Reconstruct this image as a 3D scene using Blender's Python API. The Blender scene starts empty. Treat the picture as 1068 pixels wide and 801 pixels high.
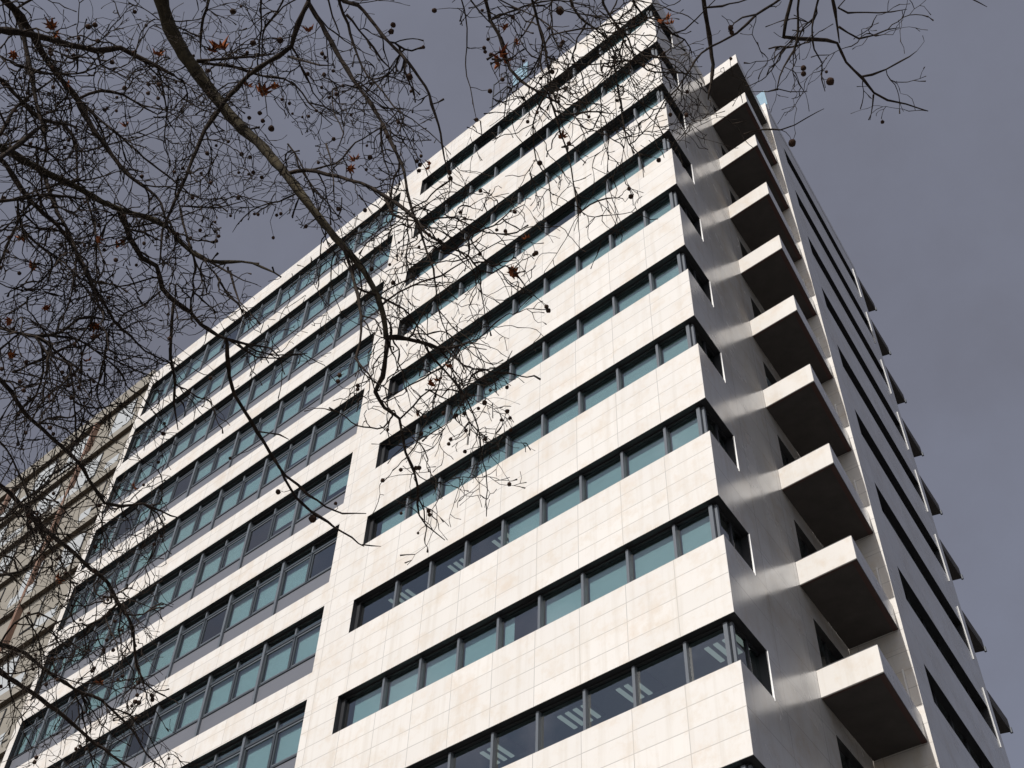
import bpy, math, random
from mathutils import Vector, Matrix
import mathutils

random.seed(7)
S = bpy.context.scene
COL = S.collection

# ------------------------------------------------------------------ camera
CAM = Vector((10.27607537, -18.14091907, -9.45995749))
YAW, PITCH, ROLL, F = -0.75290795, 0.85344349, 0.04645367, 1263.83343
cy, sy, cp, sp = math.cos(YAW), math.sin(YAW), math.cos(PITCH), math.sin(PITCH)
FW = Vector((sy * cp, cy * cp, sp))
RT = Vector((cy, -sy, 0))
UP = RT.cross(FW)
cr, sr = math.cos(ROLL), math.sin(ROLL)
RT, UP = RT * cr + UP * sr, UP * cr - RT * sr
cam_d = bpy.data.cameras.new('camera')
cam = bpy.data.objects.new('camera', cam_d)
COL.objects.link(cam)
m = Matrix((RT, UP, -FW)).transposed().to_4x4()
m.translation = CAM
cam.matrix_world = m
cam_d.sensor_width = 36
cam_d.lens = F / 1068 * 36
cam_d.clip_start = 0.1
cam_d.clip_end = 6000
S.camera = cam


def ray(u, v):
    return (RT * ((u - 534) / F) - UP * ((v - 400.5) / F) + FW)


def project(p):
    q = p - CAM
    d = q.dot(FW)
    if d < 0.05:
        return None
    return (534 + F * q.dot(RT) / d, 400.5 - F * q.dot(UP) / d, d)


# ------------------------------------------------------------------ world, sun
W = bpy.data.worlds.new('World')
S.world = W
W.use_nodes = True
nt = W.node_tree
nt.nodes.clear()
SUN_AZ = Vector((-0.154, 0.988, 0)).normalized()      # the way the light travels
SUN_EL = math.radians(37)
SUN_D = (SUN_AZ * math.cos(SUN_EL) - Vector((0, 0, math.sin(SUN_EL)))).normalized()


def node(t, kind, **kw):
    n = t.nodes.new(kind)
    for k, v in kw.items():
        if k.startswith('i_'):
            key = k[2:]
            n.inputs[int(key) if key.isdigit() else key.replace('_', ' ')].default_value = v
        else:
            setattr(n, k, v)
    return n


sky = node(nt, 'ShaderNodeTexSky', sky_type='NISHITA', sun_disc=False)
sky.sun_elevation = SUN_EL
to_sun = -SUN_D
sky.sun_rotation = math.atan2(to_sun.x, to_sun.y)
sky.air_density = 1.0
sky.dust_density = 2.0
tc = node(nt, 'ShaderNodeTexCoord')
nz = node(nt, 'ShaderNodeTexNoise', i_Scale=1.7, i_Detail=8.0, i_Roughness=0.6)
nt.links.new(tc.outputs['Generated'], nz.inputs['Vector'])
ramp = node(nt, 'ShaderNodeMapRange', i_1=0.36, i_2=0.64, i_3=0.85, i_4=1.2)
nt.links.new(nz.outputs[0], ramp.inputs[0])
# the cloud cover is thinner and brighter on the sun's side of the sky
dot = node(nt, 'ShaderNodeVectorMath', operation='DOT_PRODUCT')
dot.inputs[1].default_value = tuple(to_sun)
nt.links.new(tc.outputs['Generated'], dot.inputs[0])
br = node(nt, 'ShaderNodeMapRange', i_1=0.55, i_2=1.0, i_3=1.0, i_4=5.0)
nt.links.new(dot.outputs['Value'], br.inputs[0])
mul = node(nt, 'ShaderNodeMath', operation='MULTIPLY')
nt.links.new(ramp.outputs[0], mul.inputs[0])
nt.links.new(br.outputs[0], mul.inputs[1])
cloud = node(nt, 'ShaderNodeVectorMath', operation='SCALE')
cloud.inputs[0].default_value = (1.84, 1.92, 2.42)
nt.links.new(mul.outputs[0], cloud.inputs['Scale'])
cov = node(nt, 'ShaderNodeMapRange', i_1=0.42, i_2=0.62, i_3=0.985, i_4=0.86)
nt.links.new(nz.outputs[0], cov.inputs[0])
# broken cloud with blue gaps round the sun, closed cloud on the far side
cov2 = node(nt, 'ShaderNodeMapRange', i_1=0.50, i_2=0.64, i_3=0.0, i_4=0.92)
nz2 = node(nt, 'ShaderNodeTexNoise', i_Scale=7.5, i_Detail=8.0, i_Roughness=0.6)
nt.links.new(tc.outputs['Generated'], nz2.inputs['Vector'])
nt.links.new(nz2.outputs[0], cov2.inputs[0])
side = node(nt, 'ShaderNodeMapRange', i_1=0.45, i_2=0.75, i_3=0.0, i_4=1.0)
nt.links.new(dot.outputs['Value'], side.inputs[0])
covm = node(nt, 'ShaderNodeMix', data_type='FLOAT')
nt.links.new(side.outputs[0], covm.inputs[0])
nt.links.new(cov.outputs[0], covm.inputs[2])
nt.links.new(cov2.outputs[0], covm.inputs[3])
mixc = node(nt, 'ShaderNodeMix', data_type='RGBA')
nt.links.new(covm.outputs[0], mixc.inputs[0])
nt.links.new(sky.outputs[0], mixc.inputs[6])
nt.links.new(cloud.outputs[0], mixc.inputs[7])
bg = node(nt, 'ShaderNodeBackground', i_Strength=0.1)
nt.links.new(mixc.outputs[2], bg.inputs['Color'])
wo = node(nt, 'ShaderNodeOutputWorld')
nt.links.new(bg.outputs[0], wo.inputs['Surface'])

sd = bpy.data.lights.new('sun', 'SUN')
sd.energy = 4.0
sd.angle = math.radians(0.53)
sd.color = (1.0, 0.965, 0.92)
so = bpy.data.objects.new('sun', sd)
COL.objects.link(so)
so.rotation_euler = SUN_D.to_track_quat('-Z', 'Y').to_euler()
so.location = (0, -60, 80)

S.view_settings.view_transform = 'Standard'
S.view_settings.look = 'None'
S.view_settings.exposure = 0.0
S.view_settings.gamma = 1.0
S.render.engine = 'CYCLES'
S.cycles.max_bounces = 8
S.cycles.transparent_max_bounces = 24


# ------------------------------------------------------------------ materials
def mat(name):
    ma = bpy.data.materials.new(name)
    ma.use_nodes = True
    t = ma.node_tree
    t.nodes.clear()
    out = t.nodes.new('ShaderNodeOutputMaterial')
    return ma, t, out


def plain(name, color, rough=0.5, metal=0.0, var=0.12, scale=3.0, spec=0.5, bump=0.0):
    ma, t, out = mat(name)
    b = node(t, 'ShaderNodeBsdfPrincipled', i_Roughness=rough, i_Metallic=metal)
    b.inputs['Specular IOR Level'].default_value = spec
    c = node(t, 'ShaderNodeTexCoord')
    n = node(t, 'ShaderNodeTexNoise', i_Scale=scale, i_Detail=6.0, i_Roughness=0.65)
    t.links.new(c.outputs['Object'], n.inputs['Vector'])
    mx = node(t, 'ShaderNodeMix', data_type='RGBA')
    mx.inputs[6].default_value = tuple(x * (1 - var) for x in color) + (1,)
    mx.inputs[7].default_value = tuple(min(1, x * (1 + var)) for x in color) + (1,)
    t.links.new(n.outputs[0], mx.inputs[0])
    t.links.new(mx.outputs[2], b.inputs['Base Color'])
    if bump:
        bp = node(t, 'ShaderNodeBump', i_Strength=bump, i_Distance=0.01)
        t.links.new(n.outputs[0], bp.inputs['Height'])
        t.links.new(bp.outputs[0], b.inputs['Normal'])
    t.links.new(b.outputs[0], out.inputs[0])
    return ma


def stone(name, base, row, width, mod, rough, mortar=0.011, joint=0.62):
    """Limestone cladding: courses restart at every storey, stains and streaks of its own."""
    ma, t, out = mat(name)
    L = t.links.new
    c = node(t, 'ShaderNodeTexCoord')
    sx = node(t, 'ShaderNodeSeparateXYZ')
    L(c.outputs['Object'], sx.inputs[0])
    h = node(t, 'ShaderNodeMath', operation='ADD')
    L(sx.outputs[0], h.inputs[0])
    L(sx.outputs[1], h.inputs[1])
    zz = node(t, 'ShaderNodeMath', operation='FLOORED_MODULO')
    L(sx.outputs[2], zz.inputs[0])
    zz.inputs[1].default_value = mod
    cb = node(t, 'ShaderNodeCombineXYZ')
    L(h.outputs[0], cb.inputs[0])
    L(zz.outputs[0], cb.inputs[1])
    bk = node(t, 'ShaderNodeTexBrick', offset=0.0, offset_frequency=1, squash=1.0)
    bk.inputs['Scale'].default_value = 1.0
    bk.inputs['Brick Width'].default_value = width
    bk.inputs['Row Height'].default_value = row
    bk.inputs['Mortar Size'].default_value = mortar
    bk.inputs['Mortar Smooth'].default_value = 0.15
    bk.inputs['Bias'].default_value = 0.0
    bk.inputs['Color1'].default_value = tuple(x * 0.965 for x in base) + (1,)
    bk.inputs['Color2'].default_value = tuple(x * 1.03 for x in base) + (1,)
    bk.inputs['Mortar'].default_value = tuple(x * joint for x in base) + (1,)
    L(cb.outputs[0], bk.inputs['Vector'])
    # blotches
    n1 = node(t, 'ShaderNodeTexNoise', i_Scale=1.3, i_Detail=9.0, i_Roughness=0.7)
    L(c.outputs['Object'], n1.inputs['Vector'])
    r1 = node(t, 'ShaderNodeMapRange', i_1=0.5, i_2=0.7, i_3=0.0, i_4=0.75)
    L(n1.outputs[0], r1.inputs[0])
    m1 = node(t, 'ShaderNodeMix', data_type='RGBA')
    L(r1.outputs[0], m1.inputs[0])
    L(bk.outputs[0], m1.inputs[6])
    m1.inputs[7].default_value = (base[0] * 0.86, base[1] * 0.78, base[2] * 0.68, 1)
    # rain streaks
    mp = node(t, 'ShaderNodeMapping')
    mp.inputs['Scale'].default_value = (4.0, 4.0, 0.22)
    L(c.outputs['Object'], mp.inputs[0])
    n2 = node(t, 'ShaderNodeTexNoise', i_Scale=1.0, i_Detail=5.0, i_Roughness=0.6)
    L(mp.outputs[0], n2.inputs['Vector'])
    r2 = node(t, 'ShaderNodeMapRange', i_1=0.5, i_2=0.72, i_3=0.0, i_4=0.5)
    L(n2.outputs[0], r2.inputs[0])
    m2 = node(t, 'ShaderNodeMix', data_type='RGBA')
    L(r2.outputs[0], m2.inputs[0])
    L(m1.outputs[2], m2.inputs[6])
    m2.inputs[7].default_value = (base[0] * 0.80, base[1] * 0.76, base[2] * 0.70, 1)
    n4 = node(t, 'ShaderNodeTexNoise', i_Scale=0.55, i_Detail=10.0, i_Roughness=0.75)
    L(c.outputs['Object'], n4.inputs['Vector'])
    r4 = node(t, 'ShaderNodeMapRange', i_1=0.54, i_2=0.66, i_3=0.0, i_4=0.6)
    L(n4.outputs[0], r4.inputs[0])
    m4 = node(t, 'ShaderNodeMix', data_type='RGBA')
    L(r4.outputs[0], m4.inputs[0])
    L(m2.outputs[2], m4.inputs[6])
    m4.inputs[7].default_value = (base[0] * 0.90, base[1] * 0.81, base[2] * 0.72, 1)
    b = node(t, 'ShaderNodeBsdfPrincipled')
    L(m4.outputs[2], b.inputs['Base Color'])
    n3 = node(t, 'ShaderNodeTexNoise', i_Scale=0.9, i_Detail=3.0)
    L(c.outputs['Object'], n3.inputs['Vector'])
    r3 = node(t, 'ShaderNodeMapRange', i_1=0.3, i_2=0.7, i_3=rough - 0.06, i_4=rough + 0.08)
    L(n3.outputs[0], r3.inputs[0])
    L(r3.outputs[0], b.inputs['Roughness'])
    bp = node(t, 'ShaderNodeBump', i_Strength=0.35, i_Distance=0.005, invert=True)
    L(bk.outputs['Fac'], bp.inputs['Height'])
    L(bp.outputs[0], b.inputs['Normal'])
    L(b.outputs[0], out.inputs[0])
    return ma


def glass(name, tint, ior=1.6):
    ma, t, out = mat(name)
    tr = node(t, 'ShaderNodeBsdfTransparent')
    tr.inputs[0].default_value = tuple(tint) + (1,)
    gl = node(t, 'ShaderNodeBsdfGlossy', i_Roughness=0.0)
    gl.inputs['Color'].default_value = (1, 1, 1, 1)
    c = node(t, 'ShaderNodeTexCoord')
    n = node(t, 'ShaderNodeTexNoise', i_Scale=0.7, i_Detail=1.0)
    t.links.new(c.outputs['Object'], n.inputs['Vector'])
    bp = node(t, 'ShaderNodeBump', i_Strength=0.12, i_Distance=0.02)
    t.links.new(n.outputs[0], bp.inputs['Height'])
    t.links.new(bp.outputs[0], gl.inputs['Normal'])
    fr = node(t, 'ShaderNodeFresnel', i_IOR=ior)
    geo = node(t, 'ShaderNodeNewGeometry')
    inv = node(t, 'ShaderNodeMath', operation='SUBTRACT', i_0=1.0)
    t.links.new(geo.outputs['Backfacing'], inv.inputs[1])
    mf = node(t, 'ShaderNodeMath', operation='MULTIPLY')      # reflect on the outer faces only
    t.links.new(fr.outputs[0], mf.inputs[0])
    t.links.new(inv.outputs[0], mf.inputs[1])
    mx = node(t, 'ShaderNodeMixShader')
    t.links.new(mf.outputs[0], mx.inputs[0])
    t.links.new(tr.outputs[0], mx.inputs[1])
    t.links.new(gl.outputs[0], mx.inputs[2])
    t.links.new(mx.outputs[0], out.inputs[0])
    return ma


def bark(name, ca, cb, scale):
    ma, t, out = mat(name)
    c = node(t, 'ShaderNodeTexCoord')
    n = node(t, 'ShaderNodeTexNoise', i_Scale=scale, i_Detail=8.0, i_Roughness=0.7)
    t.links.new(c.outputs['Object'], n.inputs['Vector'])
    v = node(t, 'ShaderNodeTexVoronoi', i_Scale=scale * 0.6)
    t.links.new(n.outputs[1], v.inputs['Vector'])
    r = node(t, 'ShaderNodeMapRange', i_1=0.38, i_2=0.62, i_3=0.0, i_4=1.0)
    t.links.new(n.outputs[0], r.inputs[0])
    mx = node(t, 'ShaderNodeMix', data_type='RGBA')
    mx.inputs[6].default_value = ca + (1,)
    mx.inputs[7].default_value = cb + (1,)
    t.links.new(r.outputs[0], mx.inputs[0])
    b = node(t, 'ShaderNodeBsdfPrincipled', i_Roughness=0.95)
    b.inputs['Specular IOR Level'].default_value = 0.08
    t.links.new(mx.outputs[2], b.inputs['Base Color'])
    bp = node(t, 'ShaderNodeBump', i_Strength=0.6, i_Distance=0.01)
    t.links.new(n.outputs[0], bp.inputs['Height'])
    t.links.new(bp.outputs[0], b.inputs['Normal'])
    t.links.new(b.outputs[0], out.inputs[0])
    return ma


def lamp_mat(name, color, strength):
    ma, t, out = mat(name)
    e = node(t, 'ShaderNodeEmission', i_Strength=strength)
    e.inputs[0].default_value = tuple(color) + (1,)
    t.links.new(e.outputs[0], out.inputs[0])
    return ma


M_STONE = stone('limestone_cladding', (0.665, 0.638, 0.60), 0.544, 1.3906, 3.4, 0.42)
M_SIDE = stone('shade_toned_polished_stone', (0.45, 0.435, 0.415), 1.088, 1.9, 3.4, 0.22, 0.009, 0.55)  # base toned darker than the front stone, putting the side's shade into the colour
M_BALC = stone('limestone_balcony_facing', (0.665, 0.638, 0.60), 40.0, 60.0, 300.0, 0.4, 0.0)
M_DARK = plain('dark_anodised_metal', (0.02, 0.021, 0.024), 0.45, 0.0)
M_MULL = plain('grey_aluminium', (0.105, 0.118, 0.135), 0.45, 0.0)
M_FRAME = plain('slate_blue_frame', (0.04, 0.048, 0.056), 0.4)
M_PANEL = plain('grey_spandrel_panel', (0.135, 0.140, 0.158), 0.4, 0.0, var=0.08, scale=0.8)
M_GLASS = glass('tinted_window_glass', (0.68, 0.775, 0.785), 2.3)
M_BLIND = plain('pale_roller_blind_cloth', (0.57, 0.595, 0.59), 0.9, var=0.05, spec=0.1)
M_INT = plain('office_interior_paint', (0.20, 0.20, 0.20), 0.9)
M_CEIL = plain('office_ceiling_paint', (0.32, 0.32, 0.32), 0.9)
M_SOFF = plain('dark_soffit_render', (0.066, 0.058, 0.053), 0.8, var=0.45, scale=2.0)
M_RIM = plain('red_brown_trim', (0.075, 0.032, 0.026), 0.6)
M_WHITE = plain('white_painted_metal', (0.8, 0.79, 0.77), 0.4)
M_TRIM = plain('dull_pale_metal', (0.5, 0.5, 0.49), 0.5)
M_LAMP = lamp_mat('fluorescent_tube', (1.0, 1.0, 0.92), 0.34)
M_BEIGE = plain('beige_render', (0.23, 0.212, 0.18), 0.9, var=0.2, scale=0.9)
M_BROWN = plain('brown_painted_soffit', (0.075, 0.055, 0.035), 0.85)
M_RUST = plain('rust_brown_tile', (0.17, 0.10, 0.07), 0.8)
M_AWN = plain('pale_railing_sheet', (0.38, 0.40, 0.41), 0.6)
M_BLUE = plain('pale_blue_sheet', (0.24, 0.36, 0.44), 0.3, var=0.2)
M_ROOF = plain('roof_gravel', (0.25, 0.24, 0.23), 0.95)
M_GROUND = plain('dry_earth_and_paving', (0.075, 0.072, 0.07), 0.95, scale=0.4)
M_ASPH = plain('asphalt', (0.05, 0.05, 0.052), 0.9, scale=6)
M_PAVE = plain('pavement_slabs', (0.17, 0.16, 0.15), 0.9, scale=1.5)
M_LIMB = bark('mottled_plane_bark', (0.075, 0.063, 0.042), (0.030, 0.026, 0.020), 16.0)
M_TWIG = bark('dark_twig_bark', (0.050, 0.038, 0.030), (0.018, 0.015, 0.013), 30.0)
M_SEED = bark('brown_seed_ball', (0.075, 0.045, 0.032), (0.03, 0.02, 0.016), 120.0)
M_LEAF = bark('withered_leaf', (0.36, 0.125, 0.045), (0.15, 0.05, 0.028), 40.0)


# ------------------------------------------------------------------ mesh helpers
class MB:
    def __init__(self):
        self.v, self.f, self.m = [], [], []

    def quad(self, *p, mi=0):
        i = len(self.v)
        self.v += [tuple(x) for x in p]
        self.f.append(tuple(range(i, i + len(p))))
        self.m.append(mi)

    def box(self, a, b, mi=0):
        (x0, y0, z0), (x1, y1, z1) = a, b
        self.prism([(x0, y0), (x1, y0), (x1, y1), (x0, y1)], z0, z1, mi)

    def prism(self, poly, z0, z1, mi=0, top=None, bot=None):
        n = len(poly)
        i = len(self.v)
        self.v += [(x, y, z0) for x, y in poly] + [(x, y, z1) for x, y in poly]
        self.f.append(tuple(range(i + n - 1, i - 1, -1)))
        self.m.append(mi if bot is None else bot)
        self.f.append(tuple(range(i + n, i + 2 * n)))
        self.m.append(mi if top is None else top)
        for k in range(n):
            j = (k + 1) % n
            self.f.append((i + k, i + j, i + n + j, i + n + k))
            self.m.append(mi)

    def tube(self, pts, rad, sides=6, cap=True, mi=0):
        n = len(pts)
        if n < 2:
            return
        base = len(self.v)
        t = (pts[1] - pts[0]).normalized()
        a = t.orthogonal().normalized()
        for k in range(n):
            if 0 < k < n - 1:
                t = (pts[k + 1] - pts[k - 1])
            elif k:
                t = pts[k] - pts[k - 1]
            if t.length < 1e-9:
                t = Vector((0, 0, 1))
            t.normalize()
            a = a - t * a.dot(t)
            if a.length < 1e-6:
                a = t.orthogonal()
            a.normalize()
            b = t.cross(a)
            for s in range(sides):
                w = 2 * math.pi * s / sides
                self.v.append(tuple(pts[k] + (a * math.cos(w) + b * math.sin(w)) * rad[k]))
        for k in range(n - 1):
            for s in range(sides):
                s2 = (s + 1) % sides
                i = base + k * sides
                self.f.append((i + s, i + s2, i + sides + s2, i + sides + s))
                self.m.append(mi)
        if cap:
            self.f.append(tuple(base + s for s in range(sides - 1, -1, -1)))
            self.m.append(mi)
            self.f.append(tuple(base + (n - 1) * sides + s for s in range(sides)))
            self.m.append(mi)

    def build(self, name, mats, parent=None, smooth=False):
        me = bpy.data.meshes.new(name)
        me.from_pydata(self.v, [], self.f)
        if not isinstance(mats, (list, tuple)):
            mats = [mats]
        for ma in mats:
            me.materials.append(ma)
        if len(mats) > 1:
            me.polygons.foreach_set('material_index', self.m)
        if smooth:
            me.polygons.foreach_set('use_smooth', [True] * len(me.polygons))
        me.update()
        o = bpy.data.objects.new(name, me)
        COL.objects.link(o)
        o.parent = parent
        return o


def thing(name, label, cat, group=None, loc=(0, 0, 0)):
    o = bpy.data.objects.new(name, None)
    COL.objects.link(o)
    o.location = loc
    o['label'], o['category'] = label, cat
    if group:
        o['group'] = group
    return o


H = 3.4                       # storey height
GZ = -11.06                   # street level
ZT = 39.0                     # front parapet top
KS = list(range(-2, 11))
XE, XB, XL, XF = -12.82, -14.22, -32.6, -33.0
RD = 0.20                     # window recess
BR = 0.17                     # recess of the left bay

TOWER = thing('office_building', 'tall white stone office building with dark ribbon windows and boxy side balconies, seen from below', 'office building')
TOWER.location = (0, 0, 0)


def wall_cells(mb, P, us, zs, holes, mi=0):
    """flat wall as a grid of cells with rectangular openings; P(u, z) gives the point"""
    us = sorted(set(round(u, 4) for u in us))
    zs = sorted(set(round(z, 4) for z in zs))
    for a, b in zip(us, us[1:]):
        # merge vertical runs
        run = None
        for c, d in zip(zs, zs[1:]):
            um, zm = (a + b) / 2, (c + d) / 2
            solid = not any(h[0] < um < h[1] and h[2] < zm < h[3] for h in holes)
            if solid:
                run = (run[0], d) if run else (c, d)
            if (not solid) and run:
                mb.quad(P(a, run[0]), P(b, run[0]), P(b, run[1]), P(a, run[1]), mi=mi)
                run = None
        if run:
            mb.quad(P(a, run[0]), P(b, run[0]), P(b, run[1]), P(a, run[1]), mi=mi)


def mainz(k):
    return H * k + 2.176, H * (k + 1)


def bayz(k):
    return H * k + 1.43, H * (k + 1) + 0.5


# ---- front wall
holes = []
for k in KS:
    z0, z1 = mainz(k)
    holes.append((XE, 0.0, z0, z1))
    z0, z1 = bayz(k)
    holes.append((XL, XB, z0, z1))
mb = MB()
zs = [GZ, ZT] + [h[2] for h in holes] + [h[3] for h in holes]
wall_cells(mb, lambda u, z: (u, 0, z), [XF, XL, XB, XE, 0], zs, holes)
# thickness behind the piers and bands, the left end face
mb.quad((XF, 0, GZ), (XF, 0, ZT), (XF, 9, ZT), (XF, 9, GZ))
front_wall = mb.build('front_wall', M_STONE, TOWER)

# ---- side wall (first stretch), running back at a slight angle
T1 = Vector((-0.134, 0.991, 0)).normalized()


def P1(u, z, d=0.0):
    n = Vector((T1.y, -T1.x, 0))
    p = T1 * u - n * d
    return (p.x, p.y, z)


CW = 1.60                     # length of the corner window on the side
LEN1 = 7.9
holes1 = []
for k in KS:
    z0, z1 = mainz(k)
    holes1.append((0, CW, z0, z1))
    holes1.append((5.25, 7.45, H * k + 0.75 if k > 0 else H * k + 1.2, H * (k + 1) - 0.05))
zs1 = [GZ, ZT] + [h[2] for h in holes1] + [h[3] for h in holes1]
mb = MB()
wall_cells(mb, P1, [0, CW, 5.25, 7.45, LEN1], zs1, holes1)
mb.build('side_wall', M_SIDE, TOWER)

# inner corner of the recess, shared by both faces
IC = (-0.225, RD)


# ---- ribbon windows of the main front, wrapping round the corner
NOBLIND = {1: [0, 1, 2, 3, 4, 5, 6, 7, 8], 2: [4], 3: [5, 6, 7, 8], 5: [8], 7: [3], 8: [1, 7], 9: [0, 4], 10: [2, 3, 6], 0: [1, 4, 5]}
MOD = 1.3906


def ribbon(k):
    z0, z1 = mainz(k)
    f = MB()
    # reveals: soffit, sill, left jamb, side jamb (dark lining)
    A, B, C = (XE, 0), (0, 0), P1(CW, 0)[:2]
    Ai, Bi, Ci = (XE, RD), IC, P1(CW, 0, RD)[:2]
    for z, fl in ((z1, 0), (z0, 1)):
        for p, q, qi, pi in ((A, B, Bi, Ai), (B, C, Ci, Bi)):
            f.quad(*[(x, y, z) for x, y in (p, q, qi, pi)], mi=0)
    f.quad((*A, z0), (*Ai, z0), (*Ai, z1), (*A, z1), mi=0)
    # head and sill rails, mullions
    yf = RD - 0.02
    f.box((XE + 0.002, yf, z1 - 0.05), (-0.235, RD + 0.08, z1 - 0.003), 0)
    f.box((XE + 0.002, yf, z0 + 0.003), (-0.235, RD + 0.08, z0 + 0.06), 0)
    f.box((XE + 0.002, yf - 0.01, z0 + 0.061), (XE + 0.13, RD + 0.08, z1 - 0.051), 0)
    for i in range(1, 9):
        x = -MOD * i
        f.box((x - 0.038, yf - 0.05, z0 + 0.061), (x + 0.038, RD + 0.09, z1 - 0.051), 1)
    # the corner post pair
    f.box((-0.38, yf - 0.06, z0 + 0.061), (-0.28, RD + 0.09, z1 - 0.051), 1)
    f.box((-0.258, yf + 0.01, z0 + 0.061), (-0.19, RD + 0.06, z1 - 0.051), 1)
    # side frame: head, sill, a mullion, far jamb
    for u0, u1, za, zb, mi in ((0.26, CW - 0.02, z1 - 0.06, z1 - 0.004, 0), (0.26, CW - 0.02, z0 + 0.004, z0 + 0.05, 0),
                               (0.92, 0.99, z0 + 0.051, z1 - 0.061, 0)):
        pl = [P1(u0, 0, RD - 0.02)[:2], P1(u1, 0, RD - 0.02)[:2], P1(u1, 0, RD + 0.06)[:2], P1(u0, 0, RD + 0.06)[:2]]
        f.prism(pl, za, zb, mi)
    w = f.build('ribbon_window', [M_DARK, M_MULL], TOWER)
    # white jamb at the far end of the side pane
    j = MB()
    pl = [P1(CW - 0.012, 0, -0.014)[:2], P1(CW + 0.014, 0, -0.014)[:2], P1(CW + 0.014, 0, .03)[:2], P1(CW - 0.012, 0, .03)[:2]]
    j.prism(pl, z0 - 0.06, z1, 0)
    f2 = [P1(CW - 0.008, 0, .031)[:2], P1(CW + 0.03, 0, .031)[:2], P1(CW + 0.03, 0, RD + .1)[:2], P1(CW - 0.008, 0, RD + .1)[:2]]
    j.prism(f2, z0 + .002, z1 - .002, 1)
    j.build('jamb', [M_WHITE, M_DARK], w)
    g = MB()
    xs = [XE + 0.13] + [-MOD * i for i in range(8, 0, -1)] + [-0.28]
    for a, b in zip(xs, xs[1:]):
        tilt = random.uniform(-0.004, 0.004)
        y = RD + 0.03
        x0, x1, za, zb = a + 0.04, b - 0.04, z0 + 0.061, z1 - 0.051
        g.quad((x0, y, za), (x1, y + tilt, za), (x1, y + tilt * 1.5, zb), (x0, y, zb))
        y += 0.012
        g.quad((x0, y, za), (x0, y, zb), (x1, y + tilt * 1.5, zb), (x1, y + tilt, za))
    for u0, u1 in ((0.27, 0.918), (0.992, CW - 0.03)):
        pl = [P1(u0, 0, RD + 0.015)[:2], P1(u1, 0, RD + 0.015)[:2], P1(u1, 0, RD + 0.027)[:2], P1(u0, 0, RD + 0.027)[:2]]
        g.prism(pl, z0 + 0.051, z1 - 0.061)
    g.build('glazing', M_GLASS, w)
    rnd = random.Random(100 + k)
    for i in range(9):
        x1 = -MOD * i - (0.44 if i == 0 else 0.06)
        x0 = max(-MOD * (i + 1) + 0.06, XE + 0.16)
        if i in NOBLIND.get(k, []):
            if k == 2 and i == 4:
                x1 = x0 + 0.32
            else:
                continue
        if k < -1:
            continue
        drop = 0.0 if rnd.random() < 0.72 else rnd.uniform(0.0, 0.35)
        b = MB()
        y = RD + 0.16
        b.box((x0, y, z0 + 0.07 + drop), (x1, y + 0.006, z1 - 0.08))
        b.box((x0, y - 0.012, z0 + 0.06 + drop), (x1, y + 0.016, z0 + 0.09 + drop))
        b.build('roller_blind', M_BLIND, w)
    return w


for k in KS:
    ribbon(k)


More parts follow.
